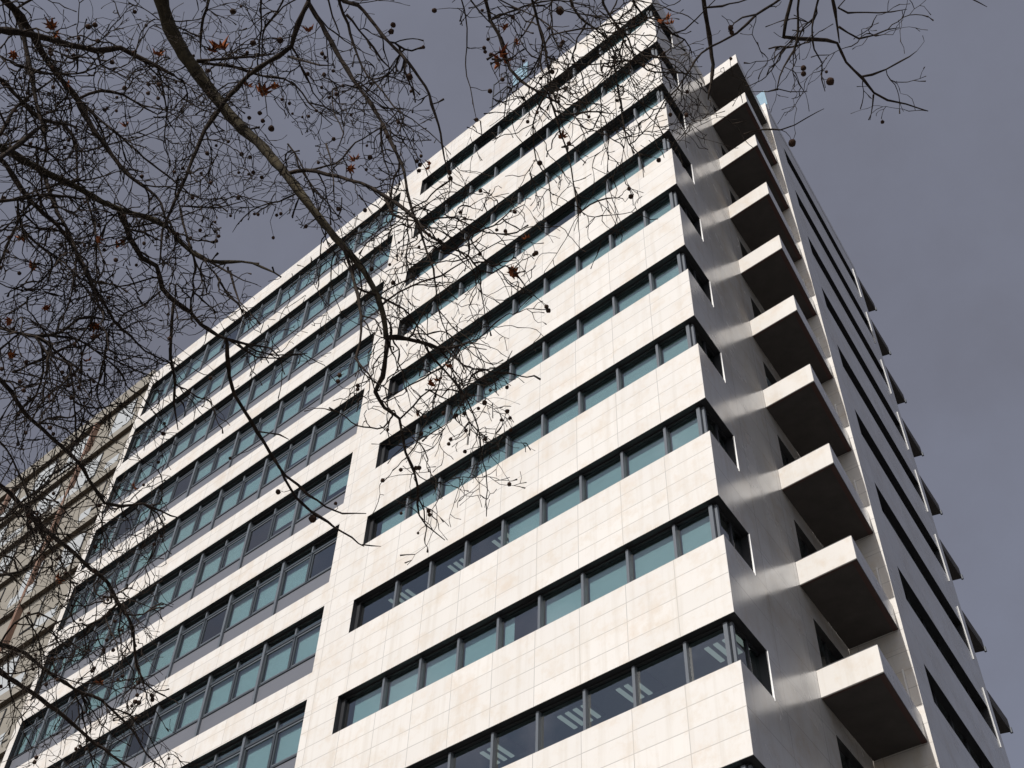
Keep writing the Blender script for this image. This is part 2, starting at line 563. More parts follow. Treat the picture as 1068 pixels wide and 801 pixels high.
# ---- windows of the recessed left bay
def bay(k):
    z0, z1 = bayz(k)
    f = MB()
    for z in (z1, z0):
        f.quad((XL, 0, z), (XB, 0, z), (XB, BR, z), (XL, BR, z))
    f.quad((XL, 0, z0), (XL, BR, z0), (XL, BR, z1), (XL, 0, z1), mi=0)
    f.quad((XB, 0, z0), (XB, BR, z0), (XB, BR, z1), (XB, 0, z1), mi=0)
    zs_, zt = z0 + 0.80, z0 + 2.03       # sill line and transom
    f.box((XL + .002, BR - .02, zs_), (XB - .002, BR + .09, zs_ + .05), 2)
    f.box((XL + .002, BR - .03, zt), (XB - .002, BR + .09, zt + .08), 2)
    f.box((XL + .002, BR - .01, z1 - .07), (XB - .002, BR + .09, z1 - .003), 0)
    main = [-17.08 - 2.76 * i for i in range(6)]
    edges = [XB] + main + [XL]
    halves = []
    for a, b in zip(edges, edges[1:]):
        mid = (a + b) / 2
        halves += [(a, mid), (mid, b)]
        for lo, hi in ((zs_ + .071, zt - .001), (zt + .081, z1 - .071)):
            f.box((mid - .035, BR - .02, lo), (mid + .035, BR + .09, hi), 2 if lo < zt else 1)
    for x in main:
        f.box((x - .055, BR - .07, z0 + .004), (x + .055, BR + .1, z1 - .004), 1)
    for a, b in halves:                  # opening sashes
        x0, x1 = min(a, b) + .058, max(a, b) - .058
        lo, hi = zs_ + .072, zt - .002
        y0, y1 = BR - .005, BR + .05
        f.box((x0, y0, lo), (x0 + .06, y1, hi), 2)
        f.box((x1 - .035, y0, lo), (x1, y1, hi), 2)
        f.box((x0 + .061, y0, hi - .06), (x1 - .036, y1, hi), 1)
        f.box((x0 + .061, y0, lo), (x1 - .036, y1, lo + .04), 1)
    w = f.build('bay_window', [M_DARK, M_MULL, M_FRAME], TOWER)
    p = MB()
    xs = [XB - .002] + main + [XL + .002]
    for a, b in zip(xs, xs[1:]):
        p.box((b + .06, BR + .01, z0 + .004), (a - .06, BR + .05, zs_ - .004))
    p.build('lower_panel', M_PANEL, w)
    g = MB()
    for a, b in halves:
        x0, x1 = min(a, b) + .055, max(a, b) - .055
        for lo, hi in ((zs_ + .071, zt), (zt + .081, z1 - .071)):
            t = random.uniform(-.004, .004)
            g.quad((x0, BR + .022, lo), (x1, BR + .022 + t, lo), (x1, BR + .022 + t, hi), (x0, BR + .022, hi))
            g.quad((x0, BR + .034, lo), (x0, BR + .034, hi), (x1, BR + .034 + t, hi), (x1, BR + .034 + t, lo))
    g.build('glazing', M_GLASS, w)
    rnd = random.Random(500 + k * 3)
    b_ = MB()
    for a, b in halves:
        if rnd.random() < 0.05:
            continue
        x0, x1 = min(a, b) + .075, max(a, b) - .075
        d = 0 if rnd.random() < 0.75 else rnd.uniform(0.05, 0.5)
        b_.box((x0, BR + .13, zs_ + .08 + d), (x1, BR + .136, z1 - .1))
    b_.build('window_blinds', M_BLIND, w)


for k in KS:
    bay(k)

# ---- interior: slabs, partitions, back wall
mb = MB()
for k in KS:
    zc = H * (k + 1) + 0.06
    mb.prism([(XB + .25, RD + .1), (-0.36, RD + .1), (-1.25, 6.0), (XB + .25, 6.0)], zc, zc + .7, 0, bot=1)
    zc = H * (k + 1) + 0.56
    mb.box((XF + .05, BR + .12, zc), (XB + .1, 6.0, zc + .7), 0)
mb.box((XF + .05, 6.01, GZ), (-1.3, 6.2, ZT - .4), 0)
mb.box((XB + .12, RD + .12, GZ), (XB + .23, 6.0, ZT - .4), 0)
mb.build('interior_shell', [M_INT, M_CEIL], TOWER)

# ---- ceiling luminaires seen through the bare panes
for k, mods in ((1, [0, 2, 3, 5, 7]), (3, [5, 6, 8]), (0, [1, 4]), (10, [3])):
    zc = H * (k + 1) + 0.05
    for i in mods:
        x = -MOD * (i + 1) + 0.16 + .17 * ((i * 7 + k * 3) % 3)
        l = MB()
        l.box((x - .05, .62, zc - .035), (x + .93, 1.32, zc - .001), 0)
        for q in range(3 if (i + k) % 3 == 0 else 4):
            l.box((x + q * .235, .66, zc - .065), (x + .11 + q * .235, 1.28, zc - .036), 1)
        l.build('ceiling_light', [M_INT, M_LAMP], TOWER)

# ---- second stretch of the side wall stands further out behind the balconies
A2 = Vector((0.555, 7.78, 0))
T2 = Vector((-0.153, 0.988, 0)).normalized()
N2 = Vector((T2.y, -T2.x, 0))
LEN2 = 10.45
ZT2 = 39.6


def P2(u, z, d=0.0):
    p = A2 + T2 * u - N2 * d
    return (p.x, p.y, z)


holes2 = [(1.39, 9.55, H * k + 2.5, H * k + 3.72) for k in KS if k < 11]
zs2 = [GZ, ZT2] + [h[2] for h in holes2] + [h[3] for h in holes2]
mb = MB()
wall_cells(mb, P2, [0, 1.39, 9.55, LEN2], zs2, holes2)
E1 = P1(LEN1 - .05, 0)
mb.quad((E1[0], E1[1] - .06, GZ), P2(0, GZ), P2(0, ZT2), (E1[0], E1[1] - .06, ZT2), mi=1)        # return towards the street
W3 = Vector(P2(LEN2, 0))
W3e = W3 + Vector((-0.72, 1.85, 0))
mb.quad((W3.x, W3.y, GZ), (W3e.x, W3e.y, GZ), (W3e.x, W3e.y, ZT2), (W3.x, W3.y, ZT2))
mb.quad((W3e.x, W3e.y, GZ), (-30, 21, GZ), (-30, 21, ZT2), (W3e.x, W3e.y, ZT2))
mb.quad((E1[0], E1[1] - .06, ZT - 1), (-20, 7.8, ZT - 1), (-20, 7.8, ZT2), (E1[0], E1[1] - .06, ZT2))
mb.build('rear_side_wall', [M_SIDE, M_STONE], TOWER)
mb = MB()
mb.prism([(XF, 0.01), (-.01, 0.01), (-1.0, 7.7), (XF, 7.7)], ZT - .9, ZT - .6)
mb.prism([P2(.05, 0)[:2], P2(LEN2, 0)[:2], (-30, 20.9), (-30, 7.9), (E1[0], 7.9)], ZT2 - .6, ZT2 - .4)
mb.build('roof', M_ROOF, TOWER)

for k in KS:
    u0, u1, z0, z1 = 1.39, 9.55, H * k + 2.5, H * k + 3.72
    d = 0.24
    f = MB()
    f.quad(P2(u0, z1), P2(u1, z1), P2(u1, z1, d), P2(u0, z1, d))
    f.quad(P2(u0, z0), P2(u1, z0), P2(u1, z0, d), P2(u0, z0, d))
    f.quad(P2(u0, z0), P2(u0, z1), P2(u0, z1, d), P2(u0, z0, d))
    f.quad(P2(u1, z0), P2(u1, z1), P2(u1, z1, d), P2(u1, z0, d))
    n = 6
    for i in range(n + 1):
        u = u0 + .03 + (u1 - u0 - .06) * i / n
        f.prism([P2(u - .03, 0, d - .03)[:2], P2(u + .03, 0, d - .03)[:2], P2(u + .03, 0, d + .03)[:2], P2(u - .03, 0, d + .03)[:2]], z0 + .003, z1 - .003, 0)
    w = f.build('strip_window', [M_DARK, M_MULL], TOWER)
    g = MB()
    g.prism([P2(u0, 0, d)[:2], P2(u1, 0, d)[:2], P2(u1, 0, d + .012)[:2], P2(u0, 0, d + .012)[:2]], z0 + .004, z1 - .004)
    g.quad(P2(u0, z0, d + .5), P2(u1, z0, d + .5), P2(u1, z1, d + .5), P2(u0, z1, d + .5))
    g.m[-1] = 1
    g.build('glazing', [M_GLASS, M_INT], w)
    f = MB()
    ua = 9.66
    f.prism([P2(ua, 0, -.035)[:2], P2(ua + .03, 0, -.035)[:2], P2(ua + .03, 0, .01)[:2], P2(ua, 0, .01)[:2]], H * k + 2.3, H * k + 4.55)
    f.build('vertical_fin', M_TRIM, TOWER)

# ---- balconies tucked between the two stretches, one per storey
BF = 4.63
OX = 1.03
IN0 = Vector((-0.134 / .991 * BF, BF, 0))
FO = Vector((OX, BF, 0))                       # front outer corner
BO = Vector((0.43, 7.775, 0))                  # back outer corner
IN1 = Vector((-0.134 / .991 * 7.775 , 7.775, 0))


def inset(p, dx, dy):
    return (p.x + dx, p.y + dy)


def balcony(k):
    zb, zt = H * k + 0.59, H * k + 1.37
    fp = MB()
    fp.prism([(IN0.x + .004, BF), (OX, BF), (OX - .02, BF + .11), (IN0.x - .01, BF + .11)], zb + .03, zt, 0)
    fr = fp.build('balcony', M_BALC, TOWER)
    sm = MB()
    dirv = (BO - FO).normalized()
    nx = Vector((dirv.y, -dirv.x, 0))
    o0, o1 = FO + dirv * .115, BO
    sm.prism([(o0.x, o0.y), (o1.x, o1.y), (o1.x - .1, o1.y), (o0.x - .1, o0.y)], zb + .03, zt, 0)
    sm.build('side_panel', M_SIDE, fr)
    # slab with its dark soffit and red-brown edge trim
    s = MB()
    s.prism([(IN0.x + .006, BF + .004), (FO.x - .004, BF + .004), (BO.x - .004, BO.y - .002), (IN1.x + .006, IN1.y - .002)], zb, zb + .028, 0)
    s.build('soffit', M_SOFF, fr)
    r = MB()
    r.prism([(FO.x - .15, BF + .05), (FO.x - .02, BF + .05), (BO.x - .02, BO.y - .006), (BO.x - .15, BO.y - .006)], zb - .012, zb - .002, 0)
    r.prism([(IN0.x + .02, BF + .02), (FO.x - .155, BF + .02), (FO.x - .155, BF + .07), (IN0.x + .02, BF + .07)], zb - .011, zb - .002, 0)
    r.build('edge_trim', M_RIM, fr)
    t = MB()
    t.box((IN0.x + .01, BF + .02, zt + .003), (OX - .03, BF + .07, zt + .045))
    t.prism([inset(FO, -.03, .08), inset(BO, -.03, 0), inset(BO, -.07, 0), inset(FO, -.07, .08)], zt + .004, zt + .045)
    t.build('handrail', M_DARK, fr)
    # white post standing against the return wall behind the balcony
    q = MB()
    q.box((BO.x - .16, BO.y - .10, zt + .05), (BO.x - .125, BO.y - .06, zt + 1.35))
    q.build('post', M_WHITE, fr)
    # the door on to it
    z0, z1 = (H * k + 0.75 if k > 0 else H * k + 1.2), H * (k + 1) - 0.05
    d = MB()
    for z in (z0, z1):
        d.quad(P1(5.25, z), P1(7.45, z), P1(7.45, z, .2), P1(5.25, z, .2))
    for u in (5.25, 7.45):
        d.quad(P1(u, z0), P1(u, z1), P1(u, z1, .2), P1(u, z0, .2))
    for u in (5.28, 6.34, 7.37):
        d.prism([P1(u, 0, .16)[:2], P1(u + .06, 0, .16)[:2], P1(u + .06, 0, .22)[:2], P1(u, 0, .22)[:2]], z0 + .003, z1 - .003)
    dd = d.build('balcony_door', M_DARK, TOWER)
    g = MB()
    g.prism([P1(5.25, 0, .2)[:2], P1(7.45, 0, .2)[:2], P1(7.45, 0, .212)[:2], P1(5.25, 0, .212)[:2]], z0 + .004, z1 - .004)
    g.build('glazing', M_GLASS, dd)


for k in KS:
    if k >= 0:
        balcony(k)
balcony_top = None
# the topmost balcony under the roof has no door of its own
zb, zt = H * 11 + 0.59, H * 11 + 1.37
fp = MB()
fp.prism([(IN0.x + .004, BF), (OX, BF), (OX - .02, BF + .11), (IN0.x - .01, BF + .11)], zb + .03, zt)
fr = fp.build('balcony', M_BALC, TOWER)
s = MB()
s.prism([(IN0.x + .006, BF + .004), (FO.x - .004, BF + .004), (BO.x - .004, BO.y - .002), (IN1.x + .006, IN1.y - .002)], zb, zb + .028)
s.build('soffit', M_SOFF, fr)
s = MB()
dirv = (BO - FO).normalized()
o0 = FO + dirv * .115
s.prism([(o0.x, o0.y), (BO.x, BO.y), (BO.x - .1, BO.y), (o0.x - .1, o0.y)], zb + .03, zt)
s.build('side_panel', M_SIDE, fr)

# ---- rear corner balconies
for k in range(-1, 12):
    z0 = H * k + 1.05
    a, b = W3 + T2 * 0.0, W3 + T2 * 2.06 + N2 * 0.06
    c = W3e + Vector((.01, .06, 0))
    f = MB()
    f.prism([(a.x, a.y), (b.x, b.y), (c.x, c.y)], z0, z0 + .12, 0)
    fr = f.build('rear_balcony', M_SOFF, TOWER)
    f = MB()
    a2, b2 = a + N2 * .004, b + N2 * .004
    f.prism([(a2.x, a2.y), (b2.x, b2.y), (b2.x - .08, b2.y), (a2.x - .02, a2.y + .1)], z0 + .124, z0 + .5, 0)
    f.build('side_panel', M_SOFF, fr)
    f = MB()
    f.box((b.x - .03, b.y - .05, z0 - .05), (b.x + .05, b.y + .03, z0 + .16))
    f.build('spout', M_MULL, fr)

# ------------------------------------------------------------------ roof fittings (stand on the roof)
scr = thing('roof_screen', 'small pale blue sheet screen on the right hand roof corner above the balconies', 'screen')
g = MB()
g.box((.2, 7.92, ZT2 + .06), (.60, 7.94, ZT2 + 1.3))
g.build('pane', M_BLUE, scr)
g = MB()
for x in (.2, .4, .60):
    g.box((x - .02, 7.945, ZT2 - .42), (x + .02, 7.985, ZT2 + 1.34))
g.build('post', M_MULL, scr)

scr = thing('roof_screen', 'pale blue sheet screen behind the front parapet, half hidden by brown leaves and twigs', 'screen')
g = MB()
g.box((-7.75, .22, ZT + 1.3), (-6.9, .25, ZT + 2.7))
g.build('pane', M_BLUE, scr)
g = MB()
for x in (-7.74, -6.91):
    g.box((x - .03, .251, ZT - .65), (x + .03, .30, ZT + 2.75))
g.build('post', M_MULL, scr)

rl = thing('roof_railing', 'thin metal railing frame rising above the front parapet against the grey sky', 'railing')
g = MB()
for x in (-8.98, -8.1):
    g.tube([Vector((x, .25, ZT - .65)), Vector((x, .25, ZT + 3.1))], [.03, .03], 6)
g.build('post', M_DARK, rl)
for z in (ZT + .9, ZT + 1.9, ZT + 3.05):
    g = MB()
    g.tube([Vector((-8.98, .25, z)), Vector((-8.1, .25, z))], [.028, .028], 6)
    g.build('rail', M_DARK, rl)

# ------------------------------------------------------------------ neighbouring block
APT = thing('apartment_building', 'older beige apartment block with brown strips and white railings left of the office tower', 'apartment block')
NX0, NX1 = -75.0, XF - .03
YB = 0.22
NT = 39.5
PITCHN = 3.16
mb = MB()
mb.box((NX0, YB, GZ), (NX1, 12, NT - .05))
mb.build('wall', M_BEIGE, APT)
rnd = random.Random(3)
for n in range(0, 15):
    zt_ = NT - PITCHN * n
    s = MB()
    h = 1.02 if n == 0 else 0.5
    zl = zt_ - h if n == 0 else NT - 1.02 - PITCHN * n + 0.0
    s.box((NX0, -0.02, zl), (NX1, YB - .002, zl + h), 0)
    s.quad((NX0, -0.015, zl - .004), (NX1, -0.015, zl - .004), (NX1, YB - .01, zl - .004), (NX0, YB - .01, zl - .004), mi=1)
    s.build('slab_edge', [M_BEIGE, M_BROWN], APT)
    zr = zl - PITCHN + .5
    if n < 11:
        x = NX1 - rnd.uniform(.2, 1.2)
        while x > -62:
            L = rnd.uniform(0.8, 3.0)
            r = MB()
            r.box((x - L, 0.0, zr + .002), (x, 0.03, zr + .62), 0)
            r.build('railing_panel', M_AWN, APT)
            x -= L + rnd.uniform(1.0, 4.5)
        x = NX1 - rnd.uniform(.8, 3)
        while x > -62:
            wv = MB()
            ww = rnd.uniform(1.0, 2.2)
            wv.box((x - ww, YB - .05, zr + .7), (x, YB - .003, zl - .3))
            o = wv.build('window', M_DARK, APT)
            gg = MB()
            gg.box((x - ww + .06, YB - .056, zr + .76), (x - .06, YB - .051, zl - .36))
            gg.build('shutter', M_BEIGE if rnd.random() < .5 else M_AWN, o)
            x -= ww + rnd.uniform(1.2, 3.2)
for i in range(4):
    p = MB()
    x = NX1 - 4.6 - i * 8.3
    p.box((x - .22, -0.05, GZ), (x, YB - .004, NT - 1.03))
    p.build('partition', M_RUST, APT)

# ------------------------------------------------------------------ ground
def sheet(name, x0, y0, x1, y1, z, ma):
    g = MB()
    g.quad((x0, y0, z), (x1, y0, z), (x1, y1, z), (x0, y1, z))
    o = g.build(name, ma)
    o['kind'] = 'structure'
    return o


sheet('ground', -1500, -1500, 1500, 1500, GZ - .12, M_GROUND)
sheet('road', -400, -40, 400, -28, GZ - .116, M_ASPH)
g = MB()
g.box((-400, -28, GZ - .112), (400, -.05, GZ))
o = g.build('pavement', M_PAVE)
o['kind'] = 'structure'

# ------------------------------------------------------------------ plane trees
RND = random.Random(21)


def D(u, v):
    return 6.7 + 0.8 * math.sin(u * .0065 + .6) + 0.6 * math.cos(v * .0085)


TREES = {
    1: dict(o=thing('plane_tree', 'bare plane tree with one thick limb slanting down in front of the facade', 'tree'), fork=CAM + ray(50, -600).normalized() * 6.6,
            branches=[], twigs=MB(), seeds=[], nodes=[]),
    2: dict(o=thing('plane_tree', 'bare plane tree whose thinner dark branches reach in from the left edge', 'tree'), fork=CAM + ray(-520, -100).normalized() * 6.6,
            branches=[], twigs=MB(), seeds=[], nodes=[]),
}


def smooth_px(pts, step=9.0):
    out = []
    n = len(pts)
    for i in range(n - 1):
        p0 = pts[max(i - 1, 0)]; p1 = pts[i]; p2 = pts[i + 1]; p3 = pts[min(i + 2, n - 1)]
        L = math.hypot(p2[0] - p1[0], p2[1] - p1[1])
        k = max(1, int(L / step))
        for j in range(k):
            t = j / k
            r = []
            for a, b, c, d in zip(p0, p1, p2, p3):
                r.append(.5 * (2 * b + (c - a) * t + (2 * a - 5 * b + 4 * c - d) * t * t + (3 * b - a - 3 * c + d) * t ** 3))
            out.append(tuple(r))
    out.append(tuple(pts[-1]))
    return out


def dens(u, v):
    if u < 300 and v < 430:
        return 1.9
    if u < 440 and v < 300:
        return 1.35
    if 440 <= u < 720 and v < 120:
        return 1.3
    if 380 <= u < 580 and 120 <= v < 460:
        return .9
    if 560 <= u < 720 and v < 300:
        return 0.7
    if u >= 720:
        return 0.42
    if v > 430 and u < 200:
        return 1.35
    return 0.5


CLEAR = [[(425, 25), (505, 20), (515, 110), (440, 170), (470, 70)], [(228, 222), (300, 225), (335, 262), (270, 292), (225, 270)],
         [(575, 290), (1068, 230), (1068, 801), (460, 801), (560, 470)], [(905, 130), (1068, 105), (1068, 801), (870, 400)],
         [(975, 0), (1068, 20), (1068, 300), (960, 200)], [(180, 470), (330, 430), (420, 600), (420, 801), (220, 801), (170, 700)],
         [(270, 100), (330, 150), (320, 165), (255, 120)], [(880, 130), (1068, 110), (900, 300), (790, 170)]]


def inside(u, v, poly):
    r = False
    n = len(poly)
    for i in range(n):
        x1, y1 = poly[i]
        x2, y2 = poly[(i + 1) % n]
        if (y1 > v) != (y2 > v) and u < (x2 - x1) * (v - y1) / (y2 - y1) + x1:
            r = not r
    return r


def is_clear(u, v):
    return any(inside(u, v, c) for c in CLEAR)


BR_N = [0]


def branch(tree, r0, r1, pts, join=False, ext=False, tw=1.0, dz=None):
    """a limb: pts run from its thick end; ext: it comes from the tree's fork outside the picture"""
    T = TREES[tree]
    sm = smooth_px(pts)
    n = len(sm)
    off = RND.uniform(-.75, .75) if dz is None else dz
    P, Rr = [], []
    jx = jy = 0.0
    for i, (u, v) in enumerate(sm):
        t = i / max(1, n - 1)
        jx = jx * .72 + RND.uniform(-1.05, 1.05)
        jy = jy * .72 + RND.uniform(-1.05, 1.05)
        o = off * (min(1, t * 1.2) if join else 1)
        d = D(u, v) + o
        dr = ray(u + (jx if i else 0), v + (jy if i else 0)).normalized()
        P.append(CAM + dr * d)
        rp = (r0 + (r1 - r0) * t) * (.94 if r0 > 6 else .92)
        if t > .8 and r0 < 6:
            rp *= 1 - .45 * (t - .8) / .2
        Rr.append(rp * d / F * (1 + RND.uniform(-.1, .12) + (.28 if RND.random() < .2 and r0 < 6 else 0)))
    start = 0
    if ext:
        fk = T['fork']
        p0 = P[0]
        tg = (P[0] - P[min(3, n - 1)]).normalized()
        c1 = p0 + tg * 1.2
        c2 = fk + (c1 - fk) * .35 + Vector((0, 0, .25))
        pre, prr = [], []
        N = 22
        for i in range(N):
            t = i / N
            q = fk * (1 - t) ** 3 + c2 * 3 * t * (1 - t) ** 2 + c1 * 3 * t * t * (1 - t) + p0 * t ** 3
            pre.append(q)
            rf = max(Rr[0] * 1.8, .03)
            prr.append(rf + (Rr[0] - rf) * t)
        start = N
        P, Rr = pre + P, prr + Rr
    mb = MB()
    big = max(Rr) > .022
    mb.tube(P, Rr, 10 if big else 6)
    T['branches'].append((mb, max(Rr[start:]), big))
    for i in range(start, len(P)):
        u, v = sm[i - start]
        T['nodes'].append((u, v, P[i], Rr[i]))
    grow(T, P[start:], Rr[start:], sm, tw)
    return P


def twig(T, p, d, L, r, level, sag):
    seg = 0.036
    n = max(2, int(L / seg))
    pts, rad = [p.copy()], [r]
    q = p.copy()
    d = d.normalized()
    zig = d.cross(Vector((RND.gauss(0, 1), RND.gauss(0, 1), RND.gauss(0, 1)))).normalized() * RND.uniform(.10, .36)
    kids = []
    turn = Vector((RND.gauss(0, 1), RND.gauss(0, 1), RND.gauss(0, 1))) * .07
    for i in range(n):
        d = (d + Vector((RND.gauss(0, 1), RND.gauss(0, 1), RND.gauss(0, 1))) * .22 + (zig if i % 4 < 2 else -zig) + turn + Vector((0, 0, sag))).normalized()
        q = q + d * seg
        pr = project(q)
        if pr and is_clear(pr[0], pr[1]) and RND.random() < .8:
            break
        pts.append(q.copy())
        t = (i + 1) / n
        knob = 1.45 if RND.random() < .22 else 1.0
        rad.append((r * (1 - .5 * t)) * knob)
        if level < 3 and RND.random() < (.26, .26, .15)[level]:
            kids.append((q.copy(), d.copy(), t, rad[-1]))
    if len(pts) < 2:
        return
    rad[-1] *= 1.9                       # bud
    T['twigs'].tube(pts, rad, 4 if r > .003 else 3, cap=False)
    for (kp, kd, t, kr) in kids:
        ax = Vector((RND.gauss(0, 1), RND.gauss(0, 1), RND.gauss(0, 1))).normalized()
        nd = (kd + ax * RND.uniform(.6, 1.2)).normalized()
        twig(T, kp, nd, L * RND.uniform(.25, .6), max(.0021, kr * .8), level + 1, sag + RND.uniform(-.05, .03))
    if RND.random() < .036 and level > 0:
        T['seeds'].append((pts[-1], None))


def grow(T, P, Rr, sm, tw):
    for i in range(2, len(P)):
        u, v = sm[i]
        if not (-60 < u < 1100 and -60 < v < 840):
            continue
        k = dens(u, v) * tw
        a = (P[i] - P[i - 1]).normalized()
        if RND.random() < .40 * k:
            ax = Vector((RND.gauss(0, 1), RND.gauss(0, 1), RND.gauss(0, 1))).normalized()
            nd = (a * RND.uniform(.2, .9) + ax * .9).normalized()
            L = RND.choice((.15, .22, .3, .45, .7)) * RND.uniform(.7, 1.25)
            r = min(Rr[i] * .75, RND.uniform(.0027, .0042) + L * .0026)
            twig(T, P[i], nd, L, r, 0, RND.uniform(-.16, 0.0))
        elif RND.random() < .35 * k:      # short spur
            ax = Vector((RND.gauss(0, 1), RND.gauss(0, 1), RND.gauss(0, 1))).normalized()
            twig(T, P[i], (a * .3 + ax).normalized(), RND.uniform(.06, .13), .0022, 2, 0)


B = branch
# the thick limb and what leaves it
B(1, 7.9, 2.8, [(152, -60), (160, -20), (168, 0), (182, 40), (205, 75), (235, 113), (268, 148), (299, 183), (325, 217), (350, 246), (372, 273), (391, 300), (400, 328), (404, 352)], ext=True, tw=.55, dz=0)
B(1, 2.6, 1.0, [(404, 352), (402, 372), (400, 392), (393, 409), (402, 425), (417, 437), (420, 454), (424, 471), (430, 486), (434, 505), (436, 537), (451, 553), (464, 563)], join=True, tw=.8)
B(1, 2.6, 0.9, [(404, 352), (425, 353), (440, 357), (457, 363), (475, 363), (492, 356), (505, 352)], join=True, tw=1.5)
B(1, 1.3, 0.7, [(442, 358), (450, 372), (462, 384), (474, 396), (484, 410), (494, 418)], join=True, tw=1.6)
B(1, 1.2, 0.7, [(417, 437), (430, 425), (446, 408), (458, 414), (472, 418)], join=True, tw=1.4)
B(1, 1.1, 0.6, [(465, 363), (482, 380), (505, 384), (525, 378), (533, 365)], join=True, tw=1.5)
B(1, 1.0, 0.6, [(475, 396), (490, 440), (500, 452), (512, 460), (517, 452)], join=True, tw=1.3)
B(1, 2.0, 1.0, [(355, 252), (365, 277), (370, 300), (376, 330), (376, 356), (372, 373), (389, 394), (393, 410)], join=True, tw=.7)
B(1, 2.4, 1.3, [(300, 181), (320, 178), (342, 183), (365, 189), (387, 196), (400, 204), (415, 214), (432, 229), (442, 241), (462, 255), (488, 266)], join=True, tw=1.2)
B(1, 1.3, .7, [(488, 266), (500, 282), (512, 284), (525, 276), (535, 280), (545, 270)], join=True, tw=1.3)
B(1, 1.2, .7, [(470, 262), (495, 244), (515, 236), (530, 222), (545, 215)], join=True, tw=1.4)
B(1, .95, .5, [(309, 202), (290, 210), (262, 219), (241, 242)], join=True, tw=.7)
B(1, 1.2, .7, [(300, 150), (309, 161), (312, 174), (320, 186), (329, 197), (344, 214), (357, 232)], join=True, tw=.8)
# long branch beside it
B(1, 2.5, 1.0, [(316, -40), (322, 2), (331, 17), (346, 45), (361, 71), (374, 90), (387, 110), (400, 135), (408, 151), (418, 171), (424, 199), (433, 230), (440, 249), (446, 266), (452, 281), (455, 300), (457, 320), (462, 336), (470, 352)], ext=True, tw=.9)
B(1, 2.6, 1.5, [(322, 2), (312, 25), (305, 48), (292, 58), (270, 72), (248, 93), (230, 115), (215, 135), (204, 158), (195, 185), (178, 222), (170, 240), (165, 275)], join=True, tw=.9)
B(1, 1.5, .8, [(301, 59), (320, 65), (334, 68), (348, 68)], join=True, tw=.5)
B(1, 1.6, .8, [(205, 64), (247, 70), (275, 78), (297, 81), (316, 97), (322, 107), (334, 118), (346, 129)], join=True, tw=1.0)
B(1, 1.5, .9, [(205, 63), (230, 62), (256, 61), (284, 58)], join=True, tw=1.0)
B(1, 1.9, 1.1, [(224, -30), (219, 0), (211, 28), (208, 55)], ext=True, tw=1.0)
B(1, 1.1, .6, [(272, -25), (271, 0), (272, 36), (269, 73), (276, 100), (280, 120)], ext=True, tw=1.2)
B(1, 1.1, .7, [(300, -20), (295, 2), (282, 20), (273, 36), (271, 73)], ext=True, tw=1.1)
B(1, 1.2, .6, [(345, -20), (344, 0), (348, 17), (354, 37), (352, 50)], ext=True, tw=.8)
B(1, 1.0, .6, [(374, 92), (360, 88), (347, 92), (348, 118), (359, 139), (352, 155)], join=True, tw=1.0)
B(1, 1.7, .8, [(352, -20), (355, 4), (363, 24), (368, 45), (378, 69), (391, 86), (400, 95), (411, 109), (422, 118), (432, 123)], ext=True, tw=.9)
B(1, 1.3, .8, [(361, 15), (374, 32), (389, 51), (398, 64), (413, 77)], join=True, tw=1.0)
B(1, 2.1, 1.1, [(345, -25), (359, 2), (374, 6), (387, 19), (400, 36), (415, 51), (432, 73), (443, 90), (449, 109), (456, 131), (460, 150), (464, 165), (472, 190)], ext=True, tw=.7)
B(1, .9, .5, [(340, 150), (346, 165), (348, 178), (350, 215)], join=True, tw=1.3)
B(1, .8, .5, [(478, -15), (484, 10), (487, 40), (485, 68), (490, 90), (494, 110), (497, 125)], ext=True, tw=1.1)
# top centre
B(1, 2.3, 1.2, [(500, -30), (508, 0), (512, 20), (522, 37), (526, 52), (531, 71), (542, 84), (559, 94), (572, 98)], ext=True, tw=1.3)
B(1, 1.1, .8, [(486, -15), (492, 0), (502, 12), (512, 24)], ext=True, tw=1.0)
B(1, 1.8, .9, [(551, -25), (555, 0), (559, 13), (566, 36), (569, 50), (572, 69), (574, 90)], ext=True, tw=1.2)
B(1, 1.1, .6, [(559, 13), (546, 36), (538, 45), (534, 62)], join=True, tw=1.5)
B(1, 1.1, .7, [(606, 30), (590, 33), (574, 37), (565, 52), (560, 70)], join=True, tw=1.2)
B(1, 1.5, .8, [(588, -25), (597, 7), (610, 24), (625, 34), (635, 43), (640, 60)], ext=True, tw=1.4)
B(1, 1.2, .7, [(625, -20), (630, 5), (642, 25), (655, 40), (661, 64), (674, 75), (715, 77), (732, 79)], ext=True, tw=1.0)
B(1, 1.2, .7, [(655, -20), (662, 5), (672, 18), (688, 22), (700, 35), (714, 40), (722, 58)], ext=True, tw=1.3)
B(1, 1.2, .7, [(572, 98), (580, 116), (600, 119), (614, 116), (642, 118)], join=True, tw=1.1)
B(1, 1.1, .6, [(572, 98), (577, 115), (583, 135), (588, 150), (592, 165), (598, 190), (602, 215), (604, 245)], join=True, tw=.9)
B(1, 1.0, .6, [(640, 60), (645, 90), (652, 130), (658, 150), (667, 160), (674, 180)], join=True, tw=1.1)
B(1, 1.0, .6, [(574, 90), (560, 118), (556, 140), (560, 165), (572, 185), (577, 220)], join=True, tw=1.0)
B(1, 1.0, .6, [(604, 222), (615, 215), (632, 208), (645, 206)], join=True, tw=.7)
